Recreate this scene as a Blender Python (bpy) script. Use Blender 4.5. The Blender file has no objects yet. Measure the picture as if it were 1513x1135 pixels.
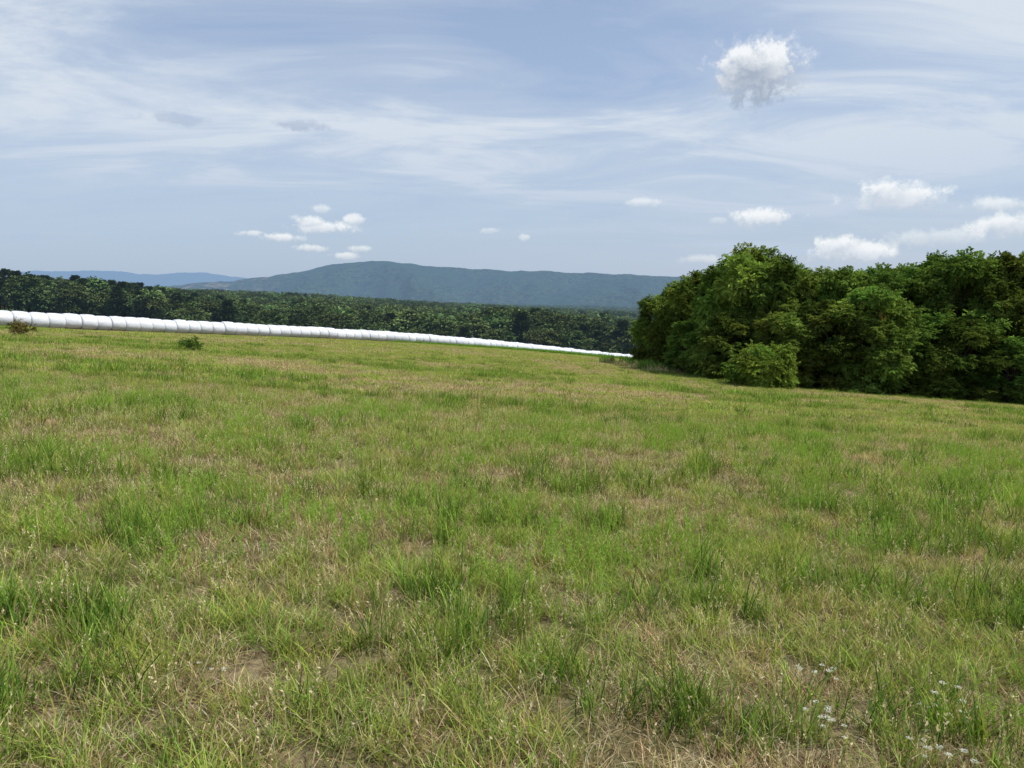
import bpy, math, numpy as np
from mathutils import Vector, Matrix
rng = np.random.default_rng(7)
scene = bpy.context.scene
F=1100.0; PITCH=math.radians(7.4); CAMZ=1.6
# ---------------------------------------------------------------- helpers
def vnoise(x,y,s,seed):
    r=np.random.default_rng(seed); T=r.random((256,256))
    u=np.asarray(x)/s+1000.3; v=np.asarray(y)/s+1000.7
    i=np.floor(u).astype(int); j=np.floor(v).astype(int); a=u-i; b=v-j
    a=a*a*(3-2*a); b=b*b*(3-2*b)
    g=lambda p,q:T[p%256,q%256]
    return (g(i,j)*(1-a)+g(i+1,j)*a)*(1-b)+(g(i,j+1)*(1-a)+g(i+1,j+1)*a)*b
def fbm(x,y,s,seed,o=4):
    t=0;w=0
    for k in range(o):
        t=t+vnoise(x,y,s/2**k,seed+k)*.5**k; w+=.5**k
    return t/w
PXC=np.array([-400,0,200,400,600,756,1000,1500,2200.])
DC=np.log(np.array([150,200,350,800,2000,4000,30000.]))
ZT=np.array([
 [ -1,-3.5,-5.5,-8,-10.5,-12.3,-15.5,-21,-26],
 [ -3,-6,-9,-17,-19.5,-21.5,-25,-30,-32],
 [ -4,-6,-9,-17.5,-21,-25,-31,-35,-37],
 [ -6,-9,-12,-16,-26,-32,-42,-46,-48],
 [-12,-14,-18,-30,-50,-64,-76,-80,-80],
 [-30,-30,-40,-60,-80,-92,-99,-99,-99],
 [-60,-60,-60,-80,-90,-95,-99,-99,-99]],float)
def gz(x,y):
    x=np.asarray(x,float); y=np.asarray(y,float)
    near=-0.0678*x-0.0795*y+1.15*np.exp(-((x+13)**2+(y-113)**2)/(2*34.**2))
    near=near+0.10*(fbm(x,y,9,5,3)-.5)*np.clip(np.hypot(x,y)/10,0,1)
    r=np.hypot(x,y)+1e-6
    px=756+1100*np.clip(x/np.maximum(np.abs(y),1e-3),-1.05,1.3)
    ld=np.clip(np.log(r),DC[0],DC[-1])
    ip=np.clip(np.searchsorted(PXC,px)-1,0,len(PXC)-2); fp=np.clip((px-PXC[ip])/(PXC[ip+1]-PXC[ip]),0,1)
    idd=np.clip(np.searchsorted(DC,ld)-1,0,len(DC)-2); fd=np.clip((ld-DC[idd])/(DC[idd+1]-DC[idd]),0,1)
    far=(ZT[idd,ip]*(1-fp)+ZT[idd,ip+1]*fp)*(1-fd)+(ZT[idd+1,ip]*(1-fp)+ZT[idd+1,ip+1]*fp)*fd
    t=np.clip((r-168)/45,0,1); t=t*t*(3-2*t)
    return near*(1-t)+far*t
def place(px,d): return (px-756.5)/F*d
def rowz(row,d):
    return CAMZ-math.tan(PITCH+math.atan((row-567.5)/F))*d
def mk_mesh(name,V,faces,col=None,smooth=False):
    m=bpy.data.meshes.new(name); V=np.asarray(V,np.float32)
    m.vertices.add(len(V)); m.vertices.foreach_set('co',V.ravel())
    loops=np.concatenate([f.ravel() for f,_ in faces]).astype(np.int32)
    tot=np.concatenate([np.full(len(f),f.shape[1]) for f,_ in faces])
    mats=np.concatenate([np.full(len(f),k) for f,k in faces]).astype(np.int32)
    st=np.concatenate([[0],np.cumsum(tot)[:-1]]).astype(np.int32)
    m.loops.add(len(loops)); m.loops.foreach_set('vertex_index',loops)
    m.polygons.add(len(tot)); m.polygons.foreach_set('loop_start',st)
    m.polygons.foreach_set('material_index',mats)
    m.polygons.foreach_set('use_smooth',np.full(len(tot),smooth))
    m.update(calc_edges=True)
    if col is not None:
        a=m.attributes.new('col','FLOAT_COLOR','POINT')
        c=np.ones((len(V),4),np.float32); c[:,:3]=col; a.data.foreach_set('color',c.ravel())
    return m
def add_obj(name,mesh,mats=(),loc=(0,0,0),link=True):
    o=bpy.data.objects.new(name,mesh); o.location=loc
    for mt in mats: mesh.materials.append(mt)
    if link: scene.collection.objects.link(o)
    return o
# ---------------------------------------------------------------- materials
def N(nt,t,**k):
    n=nt.nodes.new(t)
    for a,b in k.items(): setattr(n,a,b)
    return n
def newmat(name):
    m=bpy.data.materials.new(name); m.use_nodes=True; nt=m.node_tree; nt.nodes.clear()
    return m,nt,N(nt,'ShaderNodeOutputMaterial')
def math_(nt,op,a,b=None,c=None):
    n=N(nt,'ShaderNodeMath',operation=op)
    for i,v in enumerate((a,b,c)):
        if v is None: continue
        if isinstance(v,(int,float)): n.inputs[i].default_value=v
        else: nt.links.new(v,n.inputs[i])
    return n.outputs[0]
def mixc(nt,f,a,b,bt='MIX'):
    n=N(nt,'ShaderNodeMix',data_type='RGBA',blend_type=bt)
    for s,v in ((n.inputs[0],f),(n.inputs[6],a),(n.inputs[7],b)):
        if isinstance(v,(int,float)): s.default_value=v
        elif isinstance(v,tuple): s.default_value=(*v,1)
        else: nt.links.new(v,s)
    return n.outputs[2]
def noise(nt,scale,detail=4,vec=None,rough=.55,dist=0):
    n=N(nt,'ShaderNodeTexNoise'); n.inputs['Scale'].default_value=scale; n.inputs['Detail'].default_value=detail
    n.inputs['Roughness'].default_value=rough; n.inputs['Distortion'].default_value=dist
    if vec is not None: nt.links.new(vec,n.inputs['Vector'])
    return n.outputs['Fac']
def mapr(nt,v,a,b,c=0.,d=1.,smooth=False):
    n=N(nt,'ShaderNodeMapRange'); n.clamp=True
    if smooth: n.interpolation_type='SMOOTHSTEP'
    nt.links.new(v,n.inputs[0])
    for i,x in enumerate((a,b,c,d)): n.inputs[i+1].default_value=x
    return n.outputs[0]
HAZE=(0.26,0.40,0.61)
def haze(nt,shader,D=7200.):  # aerial haze painted onto surfaces as emission growing with distance from origin
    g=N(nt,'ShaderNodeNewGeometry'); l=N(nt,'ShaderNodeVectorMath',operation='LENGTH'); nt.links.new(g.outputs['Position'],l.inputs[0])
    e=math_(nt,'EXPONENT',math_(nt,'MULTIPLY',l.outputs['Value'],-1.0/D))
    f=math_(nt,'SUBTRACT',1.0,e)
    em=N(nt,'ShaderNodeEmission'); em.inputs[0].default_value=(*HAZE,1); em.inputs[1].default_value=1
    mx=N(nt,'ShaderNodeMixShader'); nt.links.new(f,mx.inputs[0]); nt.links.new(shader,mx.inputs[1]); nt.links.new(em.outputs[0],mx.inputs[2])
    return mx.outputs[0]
def leafmat(name,trans=.35,var=.35,hz=False,tint=(1,1,1),hue=(.488,.516)):
    m,nt,out=newmat(name)
    a=N(nt,'ShaderNodeAttribute'); a.attribute_name='col'
    c=a.outputs['Color']
    if var>0:
        oi=N(nt,'ShaderNodeObjectInfo')
        br=mapr(nt,oi.outputs['Random'],0,1,1-var,1+var)
        hs=N(nt,'ShaderNodeHueSaturation'); nt.links.new(a.outputs['Color'],hs.inputs['Color']); nt.links.new(br,hs.inputs['Value'])
        r2=math_(nt,'FRACT',math_(nt,'MULTIPLY',oi.outputs['Random'],17.3))
        nt.links.new(mapr(nt,r2,0,1,*hue),hs.inputs['Hue'])
        c=hs.outputs[0]
    p=N(nt,'ShaderNodeBsdfDiffuse'); nt.links.new(c,p.inputs[0])
    t=N(nt,'ShaderNodeBsdfTranslucent'); nt.links.new(mixc(nt,1.0,c,(1.3,1.35,.7),'MULTIPLY'),t.inputs[0])
    mx=N(nt,'ShaderNodeMixShader'); mx.inputs[0].default_value=trans
    nt.links.new(p.outputs[0],mx.inputs[1]); nt.links.new(t.outputs[0],mx.inputs[2])
    s=mx.outputs[0]
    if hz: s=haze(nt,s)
    nt.links.new(s,out.inputs[0]); return m
M_grass=leafmat('grass_blade',.35,0)
M_leaf=leafmat('tree_leaf',.22,.18)
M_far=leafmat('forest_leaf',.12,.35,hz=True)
def barkmat():
    m,nt,out=newmat('bark'); p=N(nt,'ShaderNodeBsdfDiffuse')
    nt.links.new(mixc(nt,noise(nt,9,5),(.05,.04,.03),(.16,.13,.10)),p.inputs[0]); nt.links.new(p.outputs[0],out.inputs[0]); return m
M_bark=barkmat()
def groundmat():
    m,nt,out=newmat('field_ground'); g=N(nt,'ShaderNodeNewGeometry'); P=g.outputs['Position']
    n1=noise(nt,.5,4,P); n2=noise(nt,14,5,P,.7); n3=noise(nt,70,3,P,.7)
    straw=mixc(nt,mapr(nt,n2,.35,.65),(.06,.045,.025),(.30,.235,.14))
    green=mixc(nt,mapr(nt,n3,.3,.7),(.035,.042,.016),(.15,.15,.055))
    near=mixc(nt,mapr(nt,n1,.40,.70),straw,green)
    l=N(nt,'ShaderNodeVectorMath',operation='LENGTH'); nt.links.new(P,l.inputs[0])
    far=mixc(nt,mapr(nt,noise(nt,.004,4,P),.4,.6),(.03,.055,.02),(.06,.095,.032))
    c=mixc(nt,mapr(nt,l.outputs['Value'],195,230),near,far)
    p=N(nt,'ShaderNodeBsdfDiffuse'); nt.links.new(c,p.inputs[0])
    b=N(nt,'ShaderNodeBump'); b.inputs['Strength'].default_value=.6; b.inputs['Distance'].default_value=.03
    nt.links.new(n3,b.inputs['Height']); nt.links.new(b.outputs[0],p.inputs['Normal'])
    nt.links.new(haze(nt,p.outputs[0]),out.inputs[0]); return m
# ---------------------------------------------------------------- ground
n=420; t=np.linspace(-1,1,n); ax=30000*np.sinh(t*8.3)/math.sinh(8.3)
X,Y=np.meshgrid(ax,ax,indexing='ij'); Z=gz(X,Y)
idx=np.arange(n*n).reshape(n,n)
quad=lambda i:np.stack([i[:-1,:-1].ravel(),i[1:,:-1].ravel(),i[1:,1:].ravel(),i[:-1,1:].ravel()],1)
add_obj('ground',mk_mesh('ground',np.stack([X.ravel(),Y.ravel(),Z.ravel()],1),[(quad(idx),0)],smooth=True),[groundmat()])
# ---------------------------------------------------------------- scatter
def scatter(name,pts,rot,scl,idx,coll):
    m=bpy.data.meshes.new(name); m.vertices.add(len(pts)); m.vertices.foreach_set('co',np.asarray(pts,np.float32).ravel())
    for nm,ty,d,key in (('rot','FLOAT_VECTOR',rot,'vector'),('scl','FLOAT_VECTOR',scl,'vector'),('idx','INT',idx,'value')):
        a=m.attributes.new(nm,ty,'POINT'); a.data.foreach_set(key,np.asarray(d,np.int32 if ty=='INT' else np.float32).ravel())
    o=add_obj(name,m)
    ng=bpy.data.node_groups.new(name+'_gn','GeometryNodeTree')
    ng.interface.new_socket('Geometry',in_out='INPUT',socket_type='NodeSocketGeometry')
    ng.interface.new_socket('Geometry',in_out='OUTPUT',socket_type='NodeSocketGeometry')
    gi=N(ng,'NodeGroupInput'); go=N(ng,'NodeGroupOutput'); ip=N(ng,'GeometryNodeInstanceOnPoints')
    ci=N(ng,'GeometryNodeCollectionInfo'); ci.inputs['Collection'].default_value=coll
    ci.inputs['Separate Children'].default_value=True; ci.inputs['Reset Children'].default_value=True
    L=ng.links.new
    L(gi.outputs[0],ip.inputs['Points']); L(ci.outputs[0],ip.inputs['Instance']); ip.inputs['Pick Instance'].default_value=True
    for nm,ty,s in (('rot','FLOAT_VECTOR','Rotation'),('scl','FLOAT_VECTOR','Scale'),('idx','INT','Instance Index')):
        na=N(ng,'GeometryNodeInputNamedAttribute',data_type=ty); na.inputs['Name'].default_value=nm; L(na.outputs['Attribute'],ip.inputs[s])
    L(ip.outputs[0],go.inputs[0])
    md=o.modifiers.new('scatter','NODES'); md.node_group=ng
    return o
def mkcoll(name,meshes,mats):
    c=bpy.data.collections.new(name)
    for i,m in enumerate(meshes):
        o=add_obj(f'{name}_{i:02d}',m,mats,link=False); c.objects.link(o)
    return c
# ---------------------------------------------------------------- grass
G1=np.array([.17,.275,.045]); G2=np.array([.31,.40,.078]); G3=np.array([.08,.16,.034])
S1=np.array([.58,.465,.27]); S2=np.array([.34,.255,.135]); S3=np.array([.68,.585,.40]); S4=np.array([.18,.125,.07]); OL=np.array([.37,.35,.11])
def core(b,h,ln,cu,w,C,rows=4,r=rng):
    n=len(b); la=r.random(n)*2*np.pi
    ld=np.stack([np.cos(la),np.sin(la),np.zeros(n)],1)
    fa=la+np.pi/2+r.normal(0,.6,n); side=np.stack([np.cos(fa),np.sin(fa),np.zeros(n)],1)
    ts,ws,gs=(([0,.4,.75,1.],[.8,1,.7,.12],[.55,.82,1,1.15]) if rows==4 else ([0,.55,1.],[.9,1,.12],[.75,1,1.1]))  # gs darkens roots: brown blade bases plus painted-in shade between blades
    V=[]
    for t_,w_ in zip(ts,ws):
        hor=(ln*t_+cu*t_**2.2)*h
        zz=h*t_*np.sqrt(np.clip(1-(ln*.75)**2,.03,1))-cu*.45*h*t_**3
        c=b+ld*hor[:,None]; c[:,2]+=zz
        ww=side*(w*w_/2)[:,None]
        V+= [c-ww,c+ww]
    m=2*rows
    V=np.stack(V,1).reshape(-1,3); base=np.arange(n)*m
    f=np.concatenate([np.stack([base+2*k,base+2*k+1,base+2*k+3,base+2*k+2],1) for k in range(rows-1)])
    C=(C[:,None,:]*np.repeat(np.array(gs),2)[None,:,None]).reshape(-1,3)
    return V,f,C
def blades(n,rad,h0,h1,w,lean,cols,curl=.5,r=rng,baseh=0,rows=4):
    a=r.random(n)*2*np.pi; q=np.sqrt(r.random(n))*rad
    b=np.stack([np.cos(a)*q,np.sin(a)*q,np.full(n,-.01)+baseh*r.random(n)],1)
    h=h0+(h1-h0)*r.random(n)**1.3; C=np.array(cols)[r.integers(0,len(cols),n)]*(.75+.5*r.random((n,1)))
    return core(b,h,lean*r.random(n)**.8,curl*r.random(n),w*(.6+.8*r.random(n)),C,rows,r)
def join(parts):
    V=[];Fq=[];C=[];o=0
    for v,f,c in parts: V.append(v);Fq.append(f+o);C.append(c);o+=len(v)
    return np.concatenate(V),np.concatenate(Fq),np.concatenate(C)
# type table: n, rad, h0,h1,w,lean,curl,cols
TY=[(44,.09,.05,.17,.0040,.75,.6,[G1,G2,G2,OL]),
    (30,.09,.13,.32,.0050,.5,.5,[G1,G2,G1,G3]),
    (56,.10,.03,.12,.0032,1.3,.5,[S1,S2,S3,S2,S4,S1]),
    (34,.10,.05,.16,.0038,.9,.5,[OL,G2,S1,S2])]
def turf(cx,cy,ty,zf,wm=1,hm=1,nm=1,rows=4,r=rng,rm=1):
    parts=[]
    for k,(n,rad,h0,h1,w,lean,curl,cols) in enumerate(TY):
        m=np.where(ty==k)[0]; n=max(3,int(n*nm))
        if len(m)==0: continue
        for (nn,rd,a0,a1,ww,le,cu,cc) in ((n,rad,h0,h1,w,lean,curl,cols),(max(2,int(17*nm)),.1,.03,.12,.0032,1.2,.5,[S1,S2,S3,S4])):
            i=np.repeat(m,nn); q=np.sqrt(r.random(len(i)))*rd*rm; a=r.random(len(i))*6.283
            x=cx[i]+np.cos(a)*q; y=cy[i]+np.sin(a)*q
            hs=(.62+.76*r.random(len(cx)))[i]; bs=(.64+.66*r.random((len(cx),1)))[i]
            hue=(1+.28*(r.random((len(cx),1))-.5))[i]*np.array([1,0,0])+np.array([0,1,1])
            b=np.stack([x,y,zf(x,y)-.01],1); h=(a0+(a1-a0)*r.random(len(i))**1.3)*hs*hm
            C=np.array(cc)[r.integers(0,len(cc),len(i))]*(.75+.5*r.random((len(i),1)))*bs*hue
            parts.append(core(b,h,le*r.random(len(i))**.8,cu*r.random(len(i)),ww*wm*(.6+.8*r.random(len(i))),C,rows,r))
    return join(parts)
def types(x,y,bias,tallb,r=rng,s=1.0,seed=0):
    n=len(x); a=fbm(x,y,1.3*s,11+seed,4); b=fbm(x*.6,y,.7*s,31+seed,4); c=vnoise(x,y,.25*s,55+seed)
    u=r.random(n); g=np.clip((a-.48)*5.0+.5+(c-.5)*1.3+bias,0,1)*.68+.08
    ty=np.where(u<g,0,2)
    ty=np.where((b+.18*(c-.5)>tallb)&(r.random(n)<.45),1,ty)
    return np.where(r.random(n)<.16,3,ty)
# near turf: unique blades
k=.8;m_=2.0; y1=8.2; nn=int(114*2*(k*y1+m_)*(y1-.9)); y=.9+(y1-.9)*rng.random(nn); x=(rng.random(nn)-.5)*2*(k*y1+m_); kp=np.abs(x)<k*y+m_; x=x[kp];y=y[kp]
kp=rng.random(len(x))<np.clip(1.15-.05*y,.6,1); x=x[kp];y=y[kp]
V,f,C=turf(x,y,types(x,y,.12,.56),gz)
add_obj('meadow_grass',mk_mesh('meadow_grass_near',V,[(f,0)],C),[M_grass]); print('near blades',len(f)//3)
def tiles(half,ncl,wm,hm,nm,rm,rows,s,nv,levels):
    ms=[]
    for bias,tb in levels:
        for v in range(nv):
            x=(rng.random(ncl)*2-1)*half; y=(rng.random(ncl)*2-1)*half
            ty=types(x,y,bias,tb,s=s,seed=rng.integers(100,9999))
            V,f,C=turf(x,y,ty,lambda a,b:0*a,wm,hm,nm,rows,rm=rm); ms.append(mk_mesh('turf',V,[(f,0)],C))
    return mkcoll('turf_src_%d'%int(half*10),ms,[M_grass])
def lay(name,coll,nv,sp,y0,y1,xf,levfun):
    pts=[];rot=[];scl=[];ix=[]
    ny=int((y1-y0)/sp)+1
    for j in range(ny):
        y=y0+(j+.5)*sp; xa,xb=xf(y); nx=int((xb-xa)/sp)+1
        for i in range(nx):
            X_=xa+(i+.5)*sp+rng.normal(0,sp*.05); Y_=y+rng.normal(0,sp*.05)
            z=float(gz(X_,Y_)); e=sp*.4; dx=(float(gz(X_+e,Y_))-float(gz(X_-e,Y_)))/(2*e); dy=(float(gz(X_,Y_+e))-float(gz(X_,Y_-e)))/(2*e)
            nrm=Vector((-dx,-dy,1)).normalized(); xa_=Vector((1,0,dx)).normalized(); ya=nrm.cross(xa_)
            M=Matrix((xa_,ya,nrm)).transposed() @ Matrix.Rotation(rng.integers(0,4)*math.pi/2+rng.normal(0,.08),3,'Z')
            pts.append((X_,Y_,z)); rot.append(tuple(M.to_euler())); s=1+.05*rng.normal(); scl.append((s,s,s*(.85+.3*rng.random())))
            ix.append(levfun(X_,Y_)*nv+rng.integers(0,nv))
    scatter(name,pts,rot,scl,ix,coll); print(name,len(pts))
LV=[(-.5,.72),(-.15,.64),(.22,.61),(.15,.50)]
def levf(sc,tallmax):
    def fn(x,y):
        a=float(fbm(x,y,sc,12,3)); b=float(fbm(x*.5,y,sc*.7,32,3))
        if b>.575 and y<tallmax: return 3
        return 0 if a<.48 else (1 if a<.57 else 2)
    return fn
c1_=tiles(.62,76,1.3,1.1,.8,1.3,4,1.,4,[(-.35,.66),(.05,.58),(.38,.55),(.25,.47)])
lay('meadow_grass',c1_,4,1.15,8.0,20.5,lambda y:(-.82*y-2,.82*y+2),levf(4,99))
c2_=tiles(1.35,120,2.5,1.0,.85,3.0,3,2.,4,LV)
lay('meadow_grass',c2_,4,2.5,20,62,lambda y:(-.87*y-3,.87*y+3),levf(8,42))
c3_=tiles(3.0,150,7.,.95,1.0,7.5,3,5.,4,[(-.5,.9),(-.3,.9),(-.05,.8)])
lay('meadow_grass',c3_,4,5.6,61,192,lambda y:(max(-.95*y,-115),min(.75*y,85)),lambda x,y:min(2,levf(16,0)(x,y)))
def leaves(P,D,L,W,cols,r=rng,fold=.25):
    n=len(P); D=D/np.linalg.norm(D,axis=1,keepdims=True)
    rnd=r.normal(0,1,(n,3))*.55+np.array([0,0,1.]); S=np.cross(D,rnd); S/=np.linalg.norm(S,axis=1,keepdims=True)+1e-9
    U=np.cross(S,D); L=L[:,None];W=W[:,None]
    V=np.stack([P,P+D*L*.45+S*W*.5+U*W*fold,P+D*L-U*L*.12,P+D*L*.45-S*W*.5+U*W*fold],1).reshape(-1,3)
    b=np.arange(n)*4; f=np.stack([b,b+1,b+2,b+3],1)
    C=np.repeat(cols[:,None,:],4,1).reshape(-1,3)
    return V,f,C
def seedstems(n,rad,h0,h1,r=rng,scol=OL,hcol=S3):
    v,f,c=blades(n,rad,h0,h1,.0026,.35,[scol],.15,r)
    tip=(v.reshape(n,8,3)[:,6]+v.reshape(n,8,3)[:,7])/2
    k=6; P=np.repeat(tip,k,0)-np.array([0,0,1])*r.random((n*k,1))*.06
    D=r.normal(0,.5,(n*k,3))+np.array([0,0,1.])
    lf=leaves(P,D,np.full(n*k,.015),np.full(n*k,.007),np.tile(hcol,(n*k,1))*(.7+.5*r.random((n*k,1))))
    return join([(v,f,c),lf])
def weed(n,rad,h0,h1,r=rng,col=G1,ll=.026):
    v,f,c=blades(n,rad,h0,h1,.0035,.2,[col*.8],.1,r); cc=v.reshape(n,8,3); parts=[(v,f,c)]
    k=22
    t_=np.tile(np.linspace(.15,1,k),n); b=np.repeat(cc[:,0],k,0); tp=np.repeat(cc[:,6],k,0)
    P=b+(tp-b)*t_[:,None]; a=r.random(n*k)*2*np.pi
    D=np.stack([np.cos(a),np.sin(a),.9+.6*r.random(n*k)],1)
    parts.append(leaves(P,D,ll*(.5+.7*r.random(n*k)),ll*.24*(.7+.6*r.random(n*k)),np.tile(col,(n*k,1))*(.8+.5*r.random((n*k,1)))))
    return join(parts)
def cm(name,parts):
    V,f,C=join(parts); return mk_mesh(name,V,[(f,0)],C)
cs=mkcoll('stem_src',[cm('g',[seedstems(5,.11,.14,.30,scol=[OL,S1,G2][i])]) for i in range(3)]+[cm('g',[weed(8,.11,.10,.27,col=G2*[.9,1.02,1])]) for i in range(3)],[M_grass])
def zone(y0,y1,dens,k=.8,m=2.0):
    ymax=2*(k*y1+m); nn=int(dens*ymax*(y1-y0)); y=y0+(y1-y0)*rng.random(nn); x=(rng.random(nn)-.5)*ymax
    keep=np.abs(x)<k*y+m; return x[keep],y[keep]
def fin(x,y,sc,sj=.3):
    n=len(x); pts=np.stack([x,y,gz(x,y)],1)
    rot=np.stack([rng.normal(0,.06,n),rng.normal(0,.06,n),rng.random(n)*6.283],1)
    s=sc*(1-sj+2*sj*rng.random(n)); return pts,rot,np.stack([s,s,s*(.8+.4*rng.random(n))],1)
x,y=zone(1,17,26); ww=(fbm(x,y,1.3,77,3)>.54); k=ww|(rng.random(len(x))<.45); x=x[k];y=y[k];ww=ww[k]
p,r_,s=fin(x,y,1.0); scatter('meadow_weeds',p,r_,s,np.where(ww&(rng.random(len(x))<.75),rng.integers(3,6,len(x)),rng.integers(0,3,len(x))),cs)
vf=[]
for i in range(2): vf.append(cm('g',[blades(150,.7,.4,1.0,.04,.4,[G1*[.75,.95,1],G2*[.65,.9,.9],G1],.4)]))
for i in range(2): vf.append(cm('g',[blades(90,.9,.2,.6,.03,.7,[S1,S3,S1,OL],.5)]))
cv=mkcoll('tall_grass_src',vf,[M_grass])
B0=np.array([-47.,69.]); B1=np.array([28.,165.]); dB=(B1-B0)/np.linalg.norm(B1-B0); nB=np.array([dB[1],-dB[0]])
nn=1900; tt=.38+.66*rng.random(nn); wd=np.clip((tt-.34)*2.2,.12,1); off=1.6+13*rng.random(nn)*wd
P=B0+(B1-B0)*tt[:,None]+nB*off[:,None]; p,r_,s=fin(P[:,0],P[:,1],.85); s*=np.clip((tt-.22)*2.0,.45,.95)[:,None]; s[:,2]*=.8
scatter('tall_grass',p,r_,s,rng.integers(0,2,nn),cv)
nn=300; d=62+18*rng.random(nn); px=925+140*rng.random(nn)+(72-d)*4
p,r_,s=fin((px-756)/F*d,d,.85,.5); scatter('dry_grass',p,r_,s,np.where(rng.random(nn)<.8,rng.integers(2,4,nn),rng.integers(0,2,nn)),cv)
# white wildflowers
def flower():
    parts=[]; n=4
    v,f,c=blades(n,.06,.14,.22,.003,.3,[G1],.1); tip=v.reshape(n,8,3)[:,6]; parts.append((v,f,c))
    k=22; a=rng.random(n*k)*6.283; rr=.011*np.sqrt(rng.random(n*k))
    Pp=np.repeat(tip,k,0)+np.stack([np.cos(a)*rr,np.sin(a)*rr,.004*rng.random(n*k)],1)
    D=np.stack([np.cos(a),np.sin(a),.6+rng.random(n*k)],1)
    parts.append(leaves(Pp,D,np.full(n*k,.009),np.full(n*k,.006),np.full((n*k,3),.72)))
    return cm('f',parts)
cw=mkcoll('wildflower_src',[flower(),flower()],[M_grass])
fl=[(1250,1030),(1268,1038),(1278,1052),(1435,1018),(1450,1012),(1468,1025),(1425,1078),(1230,985),(1490,1110),(1440,1090),(1255,975),(285,962),(1470,740)]
fx=[];fy=[]
for px,row in fl:
    ang=PITCH+math.atan((row-567.5)/F); d=1.42/ (math.tan(ang)-.0795-.0678*(px-756)/F); fx.append((px-756)/F*d*.98); fy.append(d)
p,r_,s=fin(np.array(fx),np.array(fy),.85)
scatter('white_wildflower',p,r_,s,np.arange(len(fl))%2,cw)
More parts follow.
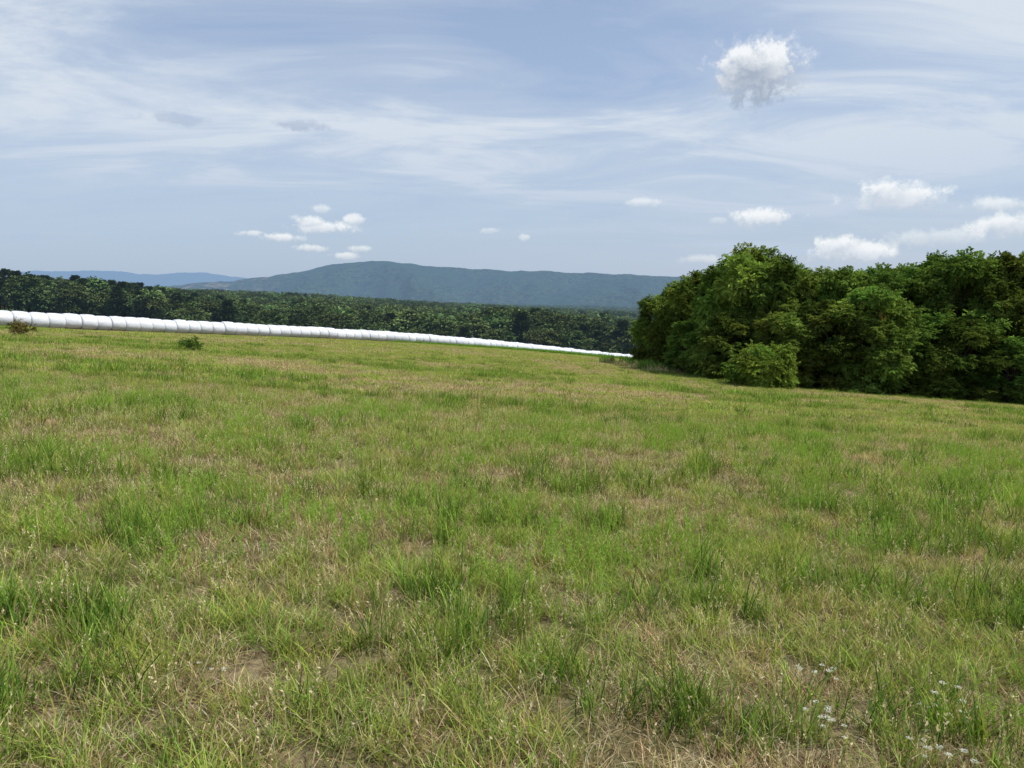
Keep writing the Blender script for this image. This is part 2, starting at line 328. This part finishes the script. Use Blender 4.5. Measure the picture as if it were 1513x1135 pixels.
# ---------------------------------------------------------------- trees
def tube(p0,p1,r0,r1,k=7,bend=.0,segs=4):
    p0=np.array(p0,float);p1=np.array(p1,float); ax=p1-p0; L=np.linalg.norm(ax); ax/=L
    u=np.cross(ax,[.3,.9,.1]); u/=np.linalg.norm(u); w=np.cross(ax,u); bd=rng.normal(0,bend,3)*L; V=[]
    for i in range(segs+1):
        t=i/segs; c=p0+(p1-p0)*t+bd*math.sin(t*math.pi); rr=r0+(r1-r0)*t
        for j in range(k):
            a=2*math.pi*j/k; V.append(c+(u*math.cos(a)+w*math.sin(a))*rr)
    f=[(i*k+j,i*k+(j+1)%k,(i+1)*k+(j+1)%k,(i+1)*k+j) for i in range(segs) for j in range(k)]
    return np.array(V),np.array(f),np.tile([.1,.08,.06],(len(V),1))
def make_tree(name,H,R,nl,per,ll,lw,base,low=.08,lobe=(.9,1.7),spray=9,seedred=0,shoots=0):
    """crown of lobes; each lobe has sprays (compound leaves) at twig tips; shoots break the outline"""
    bark=[tube((0,0,-.3),(rng.normal(0,.3),rng.normal(0,.3),H*.62),.028*H,.012*H,9,.02)]
    LP=[];LD=[];LC=[];LS=[]
    for i in range(nl):
        t=low+(1-low)*((i+.5)/nl); z=H*t
        prof=math.sqrt(max(.03,1-((t-.45)/.60)**2)); lr=(lobe[0]+(lobe[1]-lobe[0])*rng.random())*(1-.35*t)
        a=i*2.399+rng.normal(0,.4); q=max(0,(R*prof-lr*.4))*(.5+.62*rng.random()**.5)
        c=np.array([math.cos(a)*q,math.sin(a)*q,min(z+rng.normal(0,.03*H),H-lr*.75)])
        bark.append(tube((0,0,max(.2,c[2]*.55)),c,.008*H,.003*H,5,.05))
        n=int(per*lr**1.6); d=rng.normal(0,1,(n,3)); d[:,2]=d[:,2]*.8+.35; d/=np.linalg.norm(d,axis=1,keepdims=True)
        ph=rng.random(3)*6.28
        bump=1+.3*np.sin(d[:,0]*6+ph[0])*np.sin(d[:,1]*6+ph[1])+.22*np.sin(d[:,2]*9+ph[2]+d[:,0]*4)
        rad=lr*(.45+.65*rng.random(n)**.7)*bump
        tip=c+d*rad[:,None]*np.array([1,1,.72])
        if shoots:
            ns=shoots; sdv=rng.normal(0,1,(ns,3)); sdv[:,2]=np.abs(sdv[:,2])+.2; sdv/=np.linalg.norm(sdv,axis=1,keepdims=True)
            m=9; tq=np.tile(np.linspace(.75,1.5,m),ns); sv_=np.repeat(sdv,m,0)
            st=c+sv_*(lr*tq)[:,None]+rng.normal(0,.08,(ns*m,3))
            tip=np.concatenate([tip,st]); d=np.concatenate([d,sv_+rng.normal(0,.5,(ns*m,3))]); n=len(tip)
        k=spray
        D0=d+rng.normal(0,.45,(n,3)); D0[:,2]-=.05; D0/=np.linalg.norm(D0,axis=1,keepdims=True)
        sd=np.cross(D0,rng.normal(0,.3,(n,3))+[0,0,1]); sd/=np.linalg.norm(sd,axis=1,keepdims=True)
        j=np.tile(np.arange(k),n); tt=(j//2+.5)/(k/2); sg=np.where(j%2,1,-1.)
        Ds=np.repeat(D0,k,0); Ss=np.repeat(sd,k,0)
        LP.append(np.repeat(tip,k,0)+Ds*(tt*ll*1.6)[:,None]-np.array([0,0,1])*(tt**2*ll*.5)[:,None])
        LD.append(Ds*.6+Ss*sg[:,None]+rng.normal(0,.15,(n*k,3))-np.array([0,0,.25]))
        cc=base*(.65+.75*rng.random()) *np.array([.9+.3*rng.random(),1,1])
        cl=np.repeat(cc[None]*(.7+.6*rng.random((n,1))),k,0); LC.append(cl)
        LS.append(np.repeat(.75+.5*rng.random(n),k))
    LP=np.concatenate(LP);LD=np.concatenate(LD);LC=np.concatenate(LC);LS=np.concatenate(LS)
    V,f,C=leaves(LP,LD,ll*LS,lw*LS,LC); 
    bv,bf,bc=join(bark)
    if seedred:
        n=seedred; a=rng.random(n)*6.28; q=R*.7*np.sqrt(rng.random(n)); ctr=np.stack([np.cos(a)*q,np.sin(a)*q,H*(.80+.14*rng.random(n))-q*.25],1)
        k=25; P=np.repeat(ctr,k,0)+rng.normal(0,.12,(n*k,3)); rv,rf,rc=leaves(P,rng.normal(0,1,(n*k,3)),np.full(n*k,.14),np.full(n*k,.08),np.tile([.34,.17,.06],(n*k,1)))
        V,f,C=join([(V,f,C),(rv,rf,rc)])
    return mk_mesh(name,np.concatenate([bv,V]),[(bf,0),(f+len(bv),1)],np.concatenate([bc,C]))
TG=np.array([.165,.25,.052])
prot=[make_tree('t%d'%i,10,3.4,[24,27,23,26,24][i],215,.27,.115,TG*[1,.72,1.25,.88,1.1][i],.07,(.8,1.6),9,[8,0,0,10,4][i],9) for i in range(5)]
for m in prot: m.materials.append(M_bark); m.materials.append(M_leaf)
trees=[(972,77,440,.75),(1003,72,424,.75),(1035,66,408,.9),(1070,60,396,.85),(1108,57,372,.9),(1150,55,390,.75),(1188,57,402,.9),(1228,54,406,.9),(1275,53,402,.9),(1322,55,398,.9),(1362,57,392,.9),
       (1402,53,380,.9),(1450,55,390,.9),(1490,52,384,.95),(1545,54,378,1),(1610,53,370,1.05),(1680,55,374,1.1),
       (1090,68,394,1.0),(1180,68,410,1.1),(1270,68,410,1.1),(1370,68,400,1.1),(1460,68,396,1.1),(1550,68,392,1.1),
       (1160,50,465,.8),(1235,49.5,450,.85),(1290,48.5,430,.8),(1350,50,465,.85),(1420,49,475,.85),(1500,48.5,500,.8),(1590,49,450,.85),(1075,55,465,.8),(1020,63,475,.8)]
for i,(px,d,row,w) in enumerate(trees):
    X_=place(px,d); z=float(gz(X_,d)); H=rowz(row,d)-z
    o=bpy.data.objects.new('broadleaf_tree',prot[(i*3+i//5)%5]); scene.collection.objects.link(o)
    o.location=(X_,d,z-.1); o.rotation_euler=(0,0,rng.random()*6.28); sc=H/10.1; o.scale=(w*(.55+.45*sc),w*(.55+.45*sc),sc)
sh=make_tree('shrub',2.4,1.8,18,420,.16,.07,np.array([.21,.30,.055]),.12,(.4,.85),9,0,5)
def put(name,mesh,px,d,s=1,zs=1):
    X_=place(px,d); o=bpy.data.objects.new(name,mesh); scene.collection.objects.link(o); o.location=(X_,d,float(gz(X_,d))); o.scale=(s,s,s*zs); return o
sh.materials.append(M_bark); sh.materials.append(M_leaf)
put('green_shrub',sh,1128,46.0,1.0,1.0)
w1=make_tree('weed',.75,.65,8,200,.11,.045,np.array([.22,.20,.08]),.1,(.15,.28),7,0,3); w1.materials.append(M_bark); w1.materials.append(M_leaf)
w2=make_tree('weed',.65,.5,6,220,.12,.045,np.array([.10,.19,.04]),.2,(.12,.25),7,0,3); w2.materials.append(M_bark); w2.materials.append(M_leaf)
put('weed_bush',w1,32,48,.95,1.15); put('weed_bush',w2,280,42,.9,1.0)
# ---------------------------------------------------------------- forest
fb=[]
for i in range(5):
    fb.append(make_tree('fb',12,4.6,15,26,.95,.6,np.array([.082,.122,.042])*[1,.75,1.3,.88,1.12][i],.25,(1.6,3.0),5))
def pine(name):
    H=13; bark=[tube((0,0,-.5),(0,0,H*.95),.2,.05,5,.01)]; n=1300
    t=rng.random(n)**.8; z=H*(.33+.67*t); R=(1-t)**.7*2.6+.25; a=rng.random(n)*6.28; q=R*(.35+.65*rng.random(n))*(1+.3*np.sin(z*3.1))
    P=np.stack([np.cos(a)*q,np.sin(a)*q,z-.15*q],1); D=np.stack([np.cos(a),np.sin(a),.35+0*a],1)+rng.normal(0,.3,(n,3))
    V,f,C=leaves(P,D,.8+.4*rng.random(n),np.full(n,.38),np.array([.055,.082,.036])*(.7+.6*rng.random((n,1))))
    bv,bf,bc=join(bark); return mk_mesh(name,np.concatenate([bv,V]),[(bf,0),(f+len(bv),1)],np.concatenate([bc,C]))
for i in range(3): fb.append(pine('pine'))
cforest=mkcoll('forest_tree_src',fb,[M_bark,M_far])
def wedge(d0,d1,dens,pa,pb):
    A=(pb-pa)/F*(d1**2-d0**2)/2; n=int(A*dens); d=np.sqrt(d0**2+(d1**2-d0**2)*rng.random(n)); px=pa+(pb-pa)*rng.random(n)
    return (px-756)/F*d,d,px
xs=[];ys=[];ss=[];ii=[]
for d0,d1,den,pa,pb,sc in ((212,420,.028,-350,1450,1.),(420,1000,.014,-300,1300,1.05),(1000,2800,.0052,-150,1300,1.3)):
    x,y,px=wedge(d0,d1,den,pa,pb); n=len(x)
    xs.append(x);ys.append(y)
    pr=np.clip((420-px)/250,0,1)*(np.hypot(x,y)<360)*.8+.05
    ii.append(np.where(rng.random(n)<pr,rng.integers(5,8,n),rng.integers(0,5,n)))
    bigr=(1+.25*((px>730)&(y<330)))*(1-.08*(px<420))
    ss.append(sc*(.6+.48*rng.random(n)**1.3)*(.88+.24*fbm(x,y,45,91,2))*bigr)
x=np.concatenate(xs);y=np.concatenate(ys);ii=np.concatenate(ii);ss=np.concatenate(ss)
p=np.stack([x,y,gz(x,y)],1)
scatter('forest',p,np.stack([0*x,0*x,rng.random(len(x))*6.28],1),np.stack([ss*1.12,ss*1.12,ss],1),ii,cforest)
print('forest n',len(x))
# ---------------------------------------------------------------- mountains
def mountmat(name,c1,c2,c3,patch=True):
    m,nt,out=newmat(name); g=N(nt,'ShaderNodeNewGeometry'); P=g.outputs['Position']
    a=noise(nt,.035,4,P,.8); b=noise(nt,.0022,4,P,.6)
    c=mixc(nt,mapr(nt,a,.40,.60),c1,c2)
    c=mixc(nt,math_(nt,'MULTIPLY',mapr(nt,b,.45,.6),.6),c,c3)
    if patch:
        sx=N(nt,'ShaderNodeSeparateXYZ'); nt.links.new(P,sx.inputs[0])
        mk=mapr(nt,sx.outputs[0],-1250,-1500); q=mapr(nt,noise(nt,.008,3,P),.52,.6)
        c=mixc(nt,math_(nt,'MULTIPLY',math_(nt,'MULTIPLY',mk,q),.6),c,(.28,.2,.14))
    p=N(nt,'ShaderNodeBsdfDiffuse'); nt.links.new(c,p.inputs[0])
    bp=N(nt,'ShaderNodeBump'); bp.inputs['Strength'].default_value=1; bp.inputs['Distance'].default_value=22; nt.links.new(a,bp.inputs['Height']); nt.links.new(bp.outputs[0],p.inputs['Normal'])
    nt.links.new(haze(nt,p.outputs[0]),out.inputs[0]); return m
def mountain(name,pxs,rows,d0,dc,d1,zb,mat,spur,nu=900,nv=150):
    px=np.linspace(pxs[0],pxs[-1],nu); row=np.interp(px,pxs,rows)
    ker=np.hanning(25); ker/=ker.sum(); row=np.convolve(np.pad(row,12,mode='edge'),ker,'valid')
    v=np.linspace(0,1,nv); d=d0+(d1-d0)*v
    PX,Dd=np.meshgrid(px,d,indexing='ij'); Xm=(PX-756)/F*Dd
    top=np.array([rowz(r,dc) for r in row])[:,None]
    tc=(dc-d0)/(d1-d0); vv=v[None,:]; h=np.where(vv<tc,vv/tc,(1-vv)/(1-tc)); hs=h*h*(3-2*h)*.6+h*.4
    Zm=zb+(top-zb)*hs
    sp=(np.abs(fbm(Xm,Dd*.4,spur,201,5)-.5)*2)
    Zm=Zm-(top-zb)*sp*1.3*np.sin(np.pi*np.clip(h,0,1))
    Zm=Zm+(fbm(Xm,Dd,spur*.12,301,4)-.5)*(dc*.0042)
    i=np.arange(nu*nv).reshape(nu,nv)
    return add_obj(name,mk_mesh(name,np.stack([Xm.ravel(),Dd.ravel(),Zm.ravel()],1),[(quad(i),0)],smooth=True),[mat])
mountain('mountain',[200,300,350,400,450,490,520,550,600,660,720,800,870,940,1000,1100,1300,1600,2000],
 [430,418,414,409,401,391,388,386,389,395,399,400,403,406,408,411,419,430,440],2900,4500,5600,-105,mountmat('mountain_forest',(.008,.018,.012),(.052,.084,.038),(.024,.054,.034)),600)
mountain('distant_mountain',[-700,-200,0,60,120,170,200,240,262,285,310,345,380,430,600],
 [408,402,401,399,401,400,404,406,404,401,404,408,412,418,430],11500,14500,17000,-250,mountmat('distant_mountain_forest',(.02,.04,.03),(.04,.06,.04),(.03,.05,.04),False),1800,600,60)
# ---------------------------------------------------------------- bales
def balemat():
    m,nt,out=newmat('white_bale_wrap'); tc=N(nt,'ShaderNodeNewGeometry'); P=tc.outputs['Position']
    at=N(nt,'ShaderNodeAttribute'); at.attribute_name='col'
    a=noise(nt,3.5,5,P)
    c=mixc(nt,mapr(nt,a,.3,.7),(.74,.76,.80),(.63,.66,.71)); c=mixc(nt,1.0,c,at.outputs['Color'],'MULTIPLY')
    p=N(nt,'ShaderNodeBsdfPrincipled'); p.inputs['Roughness'].default_value=.42; nt.links.new(c,p.inputs['Base Color'])
    bp=N(nt,'ShaderNodeBump'); bp.inputs['Strength'].default_value=.4; bp.inputs['Distance'].default_value=.05; nt.links.new(noise(nt,5,4,P),bp.inputs['Height']); nt.links.new(bp.outputs[0],p.inputs['Normal'])
    nt.links.new(p.outputs[0],out.inputs[0]); return m
V=[];Fs=[];BC=[];K=28; Lb=1.42; s0=-30.; Lt=np.linalg.norm(B1-B0)
while s0<Lt+3:
    L=Lb*(.93+.14*rng.random()); R=.80*(.95+.08*rng.random()); zo=rng.normal(0,.025); so=rng.normal(0,.04); tn=.87+.13*rng.random()
    prof=[(0,.05),(.0,.84),(.03,.92),(.10,.975),(.3,1.0),(.5,1.01),(.7,1.0),(.9,.975),(.97,.92),(1.,.84),(1.,.05)]
    base=sum(len(v) for v in V)
    for k,(t_,rr) in enumerate(prof):
        cpt=B0+dB*(s0+t_*L); cc=cpt+nB*so; gzv=float(gz(*(B0+dB*(s0+L/2))))
        gsl=float(gz(*cpt))-gzv
        a=np.arange(K)/K*2*np.pi; q=R*rr*(1+.012*rng.normal(0,1,K))
        zz=np.sin(a)*q; zz=np.where(zz<0,zz*.92,zz*.99)
        V.append(np.stack([cc[0]+nB[0]*np.cos(a)*q*1.03,cc[1]+nB[1]*np.cos(a)*q*1.03,gzv+gsl+R*.9+zo+zz],1)); BC.append(np.full((K,3),tn))
    for k in range(len(prof)-1):
        j=np.arange(K); j2=(j+1)%K; Fs.append(np.stack([base+k*K+j,base+k*K+j2,base+(k+1)*K+j2,base+(k+1)*K+j],1))
    s0+=L+.012
add_obj('wrapped_hay_bale_row',mk_mesh('bales',np.concatenate(V),[(np.concatenate(Fs),0)],np.concatenate(BC),smooth=True),[balemat()])
# ---------------------------------------------------------------- world
SUN_AZ=math.radians(100); SUN_EL=math.radians(58)   # azimuth measured from +Y towards +X
w=bpy.data.worlds.new('World'); scene.world=w; w.use_nodes=True; nt=w.node_tree; nt.nodes.clear()
out=N(nt,'ShaderNodeOutputWorld'); sky=N(nt,'ShaderNodeTexSky',sky_type='NISHITA'); sky.sun_disc=False
sky.sun_elevation=SUN_EL; sky.sun_rotation=SUN_AZ; sky.air_density=1.0; sky.dust_density=1.2; sky.ozone_density=1.5; sky.altitude=200
bg=N(nt,'ShaderNodeBackground'); bg.inputs[1].default_value=.13
nt.links.new(sky.outputs[0],bg.inputs[0])
tc=N(nt,'ShaderNodeTexCoord'); D=tc.outputs['Generated']
def pdir(px,row):
    cx=(px-756.5)/F; cy=-(row-567.5)/F
    return Vector((cx,math.cos(PITCH)+cy*math.sin(PITCH),-math.sin(PITCH)+cy*math.cos(PITCH))).normalized()
def local(px,row,wd,ht,roll=0):
    d=pdir(px,row); mp=N(nt,'ShaderNodeMapping',vector_type='TEXTURE'); nt.links.new(D,mp.inputs['Vector'])
    mp.inputs['Location'].default_value=d; mp.inputs['Rotation'].default_value=(math.asin(d.z),math.radians(roll),-math.atan2(d.x,d.y)); mp.inputs['Scale'].default_value=(wd/F,wd/F,ht/F)
    l=N(nt,'ShaderNodeVectorMath',operation='LENGTH'); nt.links.new(mp.outputs[0],l.inputs[0]); return mp.outputs[0],l.outputs['Value']
sx=N(nt,'ShaderNodeSeparateXYZ'); nt.links.new(D,sx.inputs[0]); z=math_(nt,'MAXIMUM',sx.outputs[2],0.0)
zz=math_(nt,'ADD',z,.16); cb=N(nt,'ShaderNodeCombineXYZ')
nt.links.new(math_(nt,'DIVIDE',sx.outputs[0],zz),cb.inputs[0]); nt.links.new(math_(nt,'DIVIDE',sx.outputs[1],zz),cb.inputs[1])
mp=N(nt,'ShaderNodeMapping'); mp.inputs['Rotation'].default_value=(0,0,math.radians(-38)); mp.inputs['Scale'].default_value=(.75,1.6,1); nt.links.new(cb.outputs[0],mp.inputs[0])
c1=noise(nt,1.3,7,mp.outputs[0],.6,.7)
cir=math_(nt,'MULTIPLY_ADD',c1,1.25,-.10)
def blob(px,row,wd,ht,amp,roll=0):
    global cir
    _,l=local(px,row,wd,ht,roll); cir=math_(nt,'ADD',cir,math_(nt,'MULTIPLY',mapr(nt,l,0,1,1,0,True),amp))
blob(870,40,300,150,-.10); blob(250,120,760,300,.19); blob(1420,150,520,290,.24,-10); blob(640,80,260,90,.10,30); blob(1000,240,600,110,.13,-4); blob(450,225,560,60,.08)
ca=mapr(nt,cir,.34,.80,0.12,.97)
hz=mapr(nt,z,0.0,.45,.86,.48)
alpha=math_(nt,'MAXIMUM',ca,hz)
ccol=mixc(nt,mapr(nt,cir,.40,.82),(.42,.53,.74),(.68,.75,.84))
ccol=mixc(nt,mapr(nt,z,.02,.20),(.48,.58,.74),ccol)
ccol=mixc(nt,math_(nt,'MULTIPLY',mapr(nt,z,.15,.02),mapr(nt,sx.outputs[0],.3,-.3)),ccol,(.43,.54,.71))
noi=noise(nt,52,6,D,.66)
nzc=math_(nt,'SUBTRACT',noi,.5)
calpha=alpha; col=ccol
clouds=[(1122,104,74,46,1,3),(1108,92,44,30,1,3),(1335,292,78,20,1,1),(1308,283,40,20,1,1),(1265,372,66,18,1,1),(1240,362,34,17,1,1),(1127,321,58,14,1,1),(1470,303,50,11,.85,1),(1492,332,60,16,.95,1),
 (474,336,56,12,1,1),(455,327,32,10,.9,1),(412,351,40,7,.95,1),(372,345,26,5,.8,1),(458,367,30,6,.85,1),(527,325,24,9,.9,1),(476,310,20,8,.75,1),(510,378,26,6,.85,1),(533,368,22,6,.8,1),
 (957,300,30,9,.6,1),(1385,352,80,13,.55,1),(776,351,12,7,.8,1),(724,341,20,6,.55,1),(262,176,48,9,.5,0),(442,185,44,8,.6,0),(1030,384,34,8,.5,1),(1062,326,20,6,.4,1)]
for px,row,wd,ht,st,br in clouds:
    v,l=local(px,row,wd*1.1,ht*1.3); s_=N(nt,'ShaderNodeSeparateXYZ'); nt.links.new(v,s_.inputs[0])
    den=math_(nt,'MULTIPLY_ADD',nzc,1.5 if br==3 else 1.8,math_(nt,'SUBTRACT',.84,l))
    al=mapr(nt,den,0.,.42 if br==3 else .5,0,st,True)
    shd=math_(nt,'MULTIPLY_ADD',nzc,1.6 if br==3 else 1.3,s_.outputs[2])
    if br==3: cc=mixc(nt,mapr(nt,shd,-.45,.38),(.38,.45,.56),(.90,.93,.96))
    elif br: cc=mixc(nt,mapr(nt,shd,-.55,.25),(.55,.62,.73),(.90,.93,.96))
    else: cc=mixc(nt,mapr(nt,shd,-.5,.5),(.36,.44,.60),(.44,.52,.68))
    col=mixc(nt,al,col,cc); calpha=math_(nt,'MAXIMUM',calpha,al)
bg2=N(nt,'ShaderNodeBackground'); bg2.inputs[1].default_value=1.0; nt.links.new(col,bg2.inputs[0])
ms=N(nt,'ShaderNodeMixShader'); nt.links.new(calpha,ms.inputs[0]); nt.links.new(bg.outputs[0],ms.inputs[1]); nt.links.new(bg2.outputs[0],ms.inputs[2]); nt.links.new(ms.outputs[0],out.inputs[0])
try: w.cycles.sampling_method='NONE'
except Exception as e: print(e)
sd=bpy.data.lights.new('sun','SUN'); sd.energy=4.9; sd.angle=math.radians(.5); sd.color=(1,.95,.87)
so=bpy.data.objects.new('sun',sd); scene.collection.objects.link(so)
sv=Vector((math.sin(SUN_AZ)*math.cos(SUN_EL),math.cos(SUN_AZ)*math.cos(SUN_EL),math.sin(SUN_EL)))
so.rotation_euler=sv.to_track_quat('Z','Y').to_euler(); so.location=(0,0,50)
# ---------------------------------------------------------------- camera
cd=bpy.data.cameras.new('camera'); cd.sensor_width=36; cd.lens=36*F/1513; cd.clip_end=80000; cd.clip_start=.05
co=bpy.data.objects.new('camera',cd); scene.collection.objects.link(co); co.location=(0,0,CAMZ); co.rotation_euler=(math.radians(90)-PITCH,0,0)
scene.camera=co
scene.view_settings.view_transform='Standard'; scene.view_settings.look='None'; scene.view_settings.exposure=0
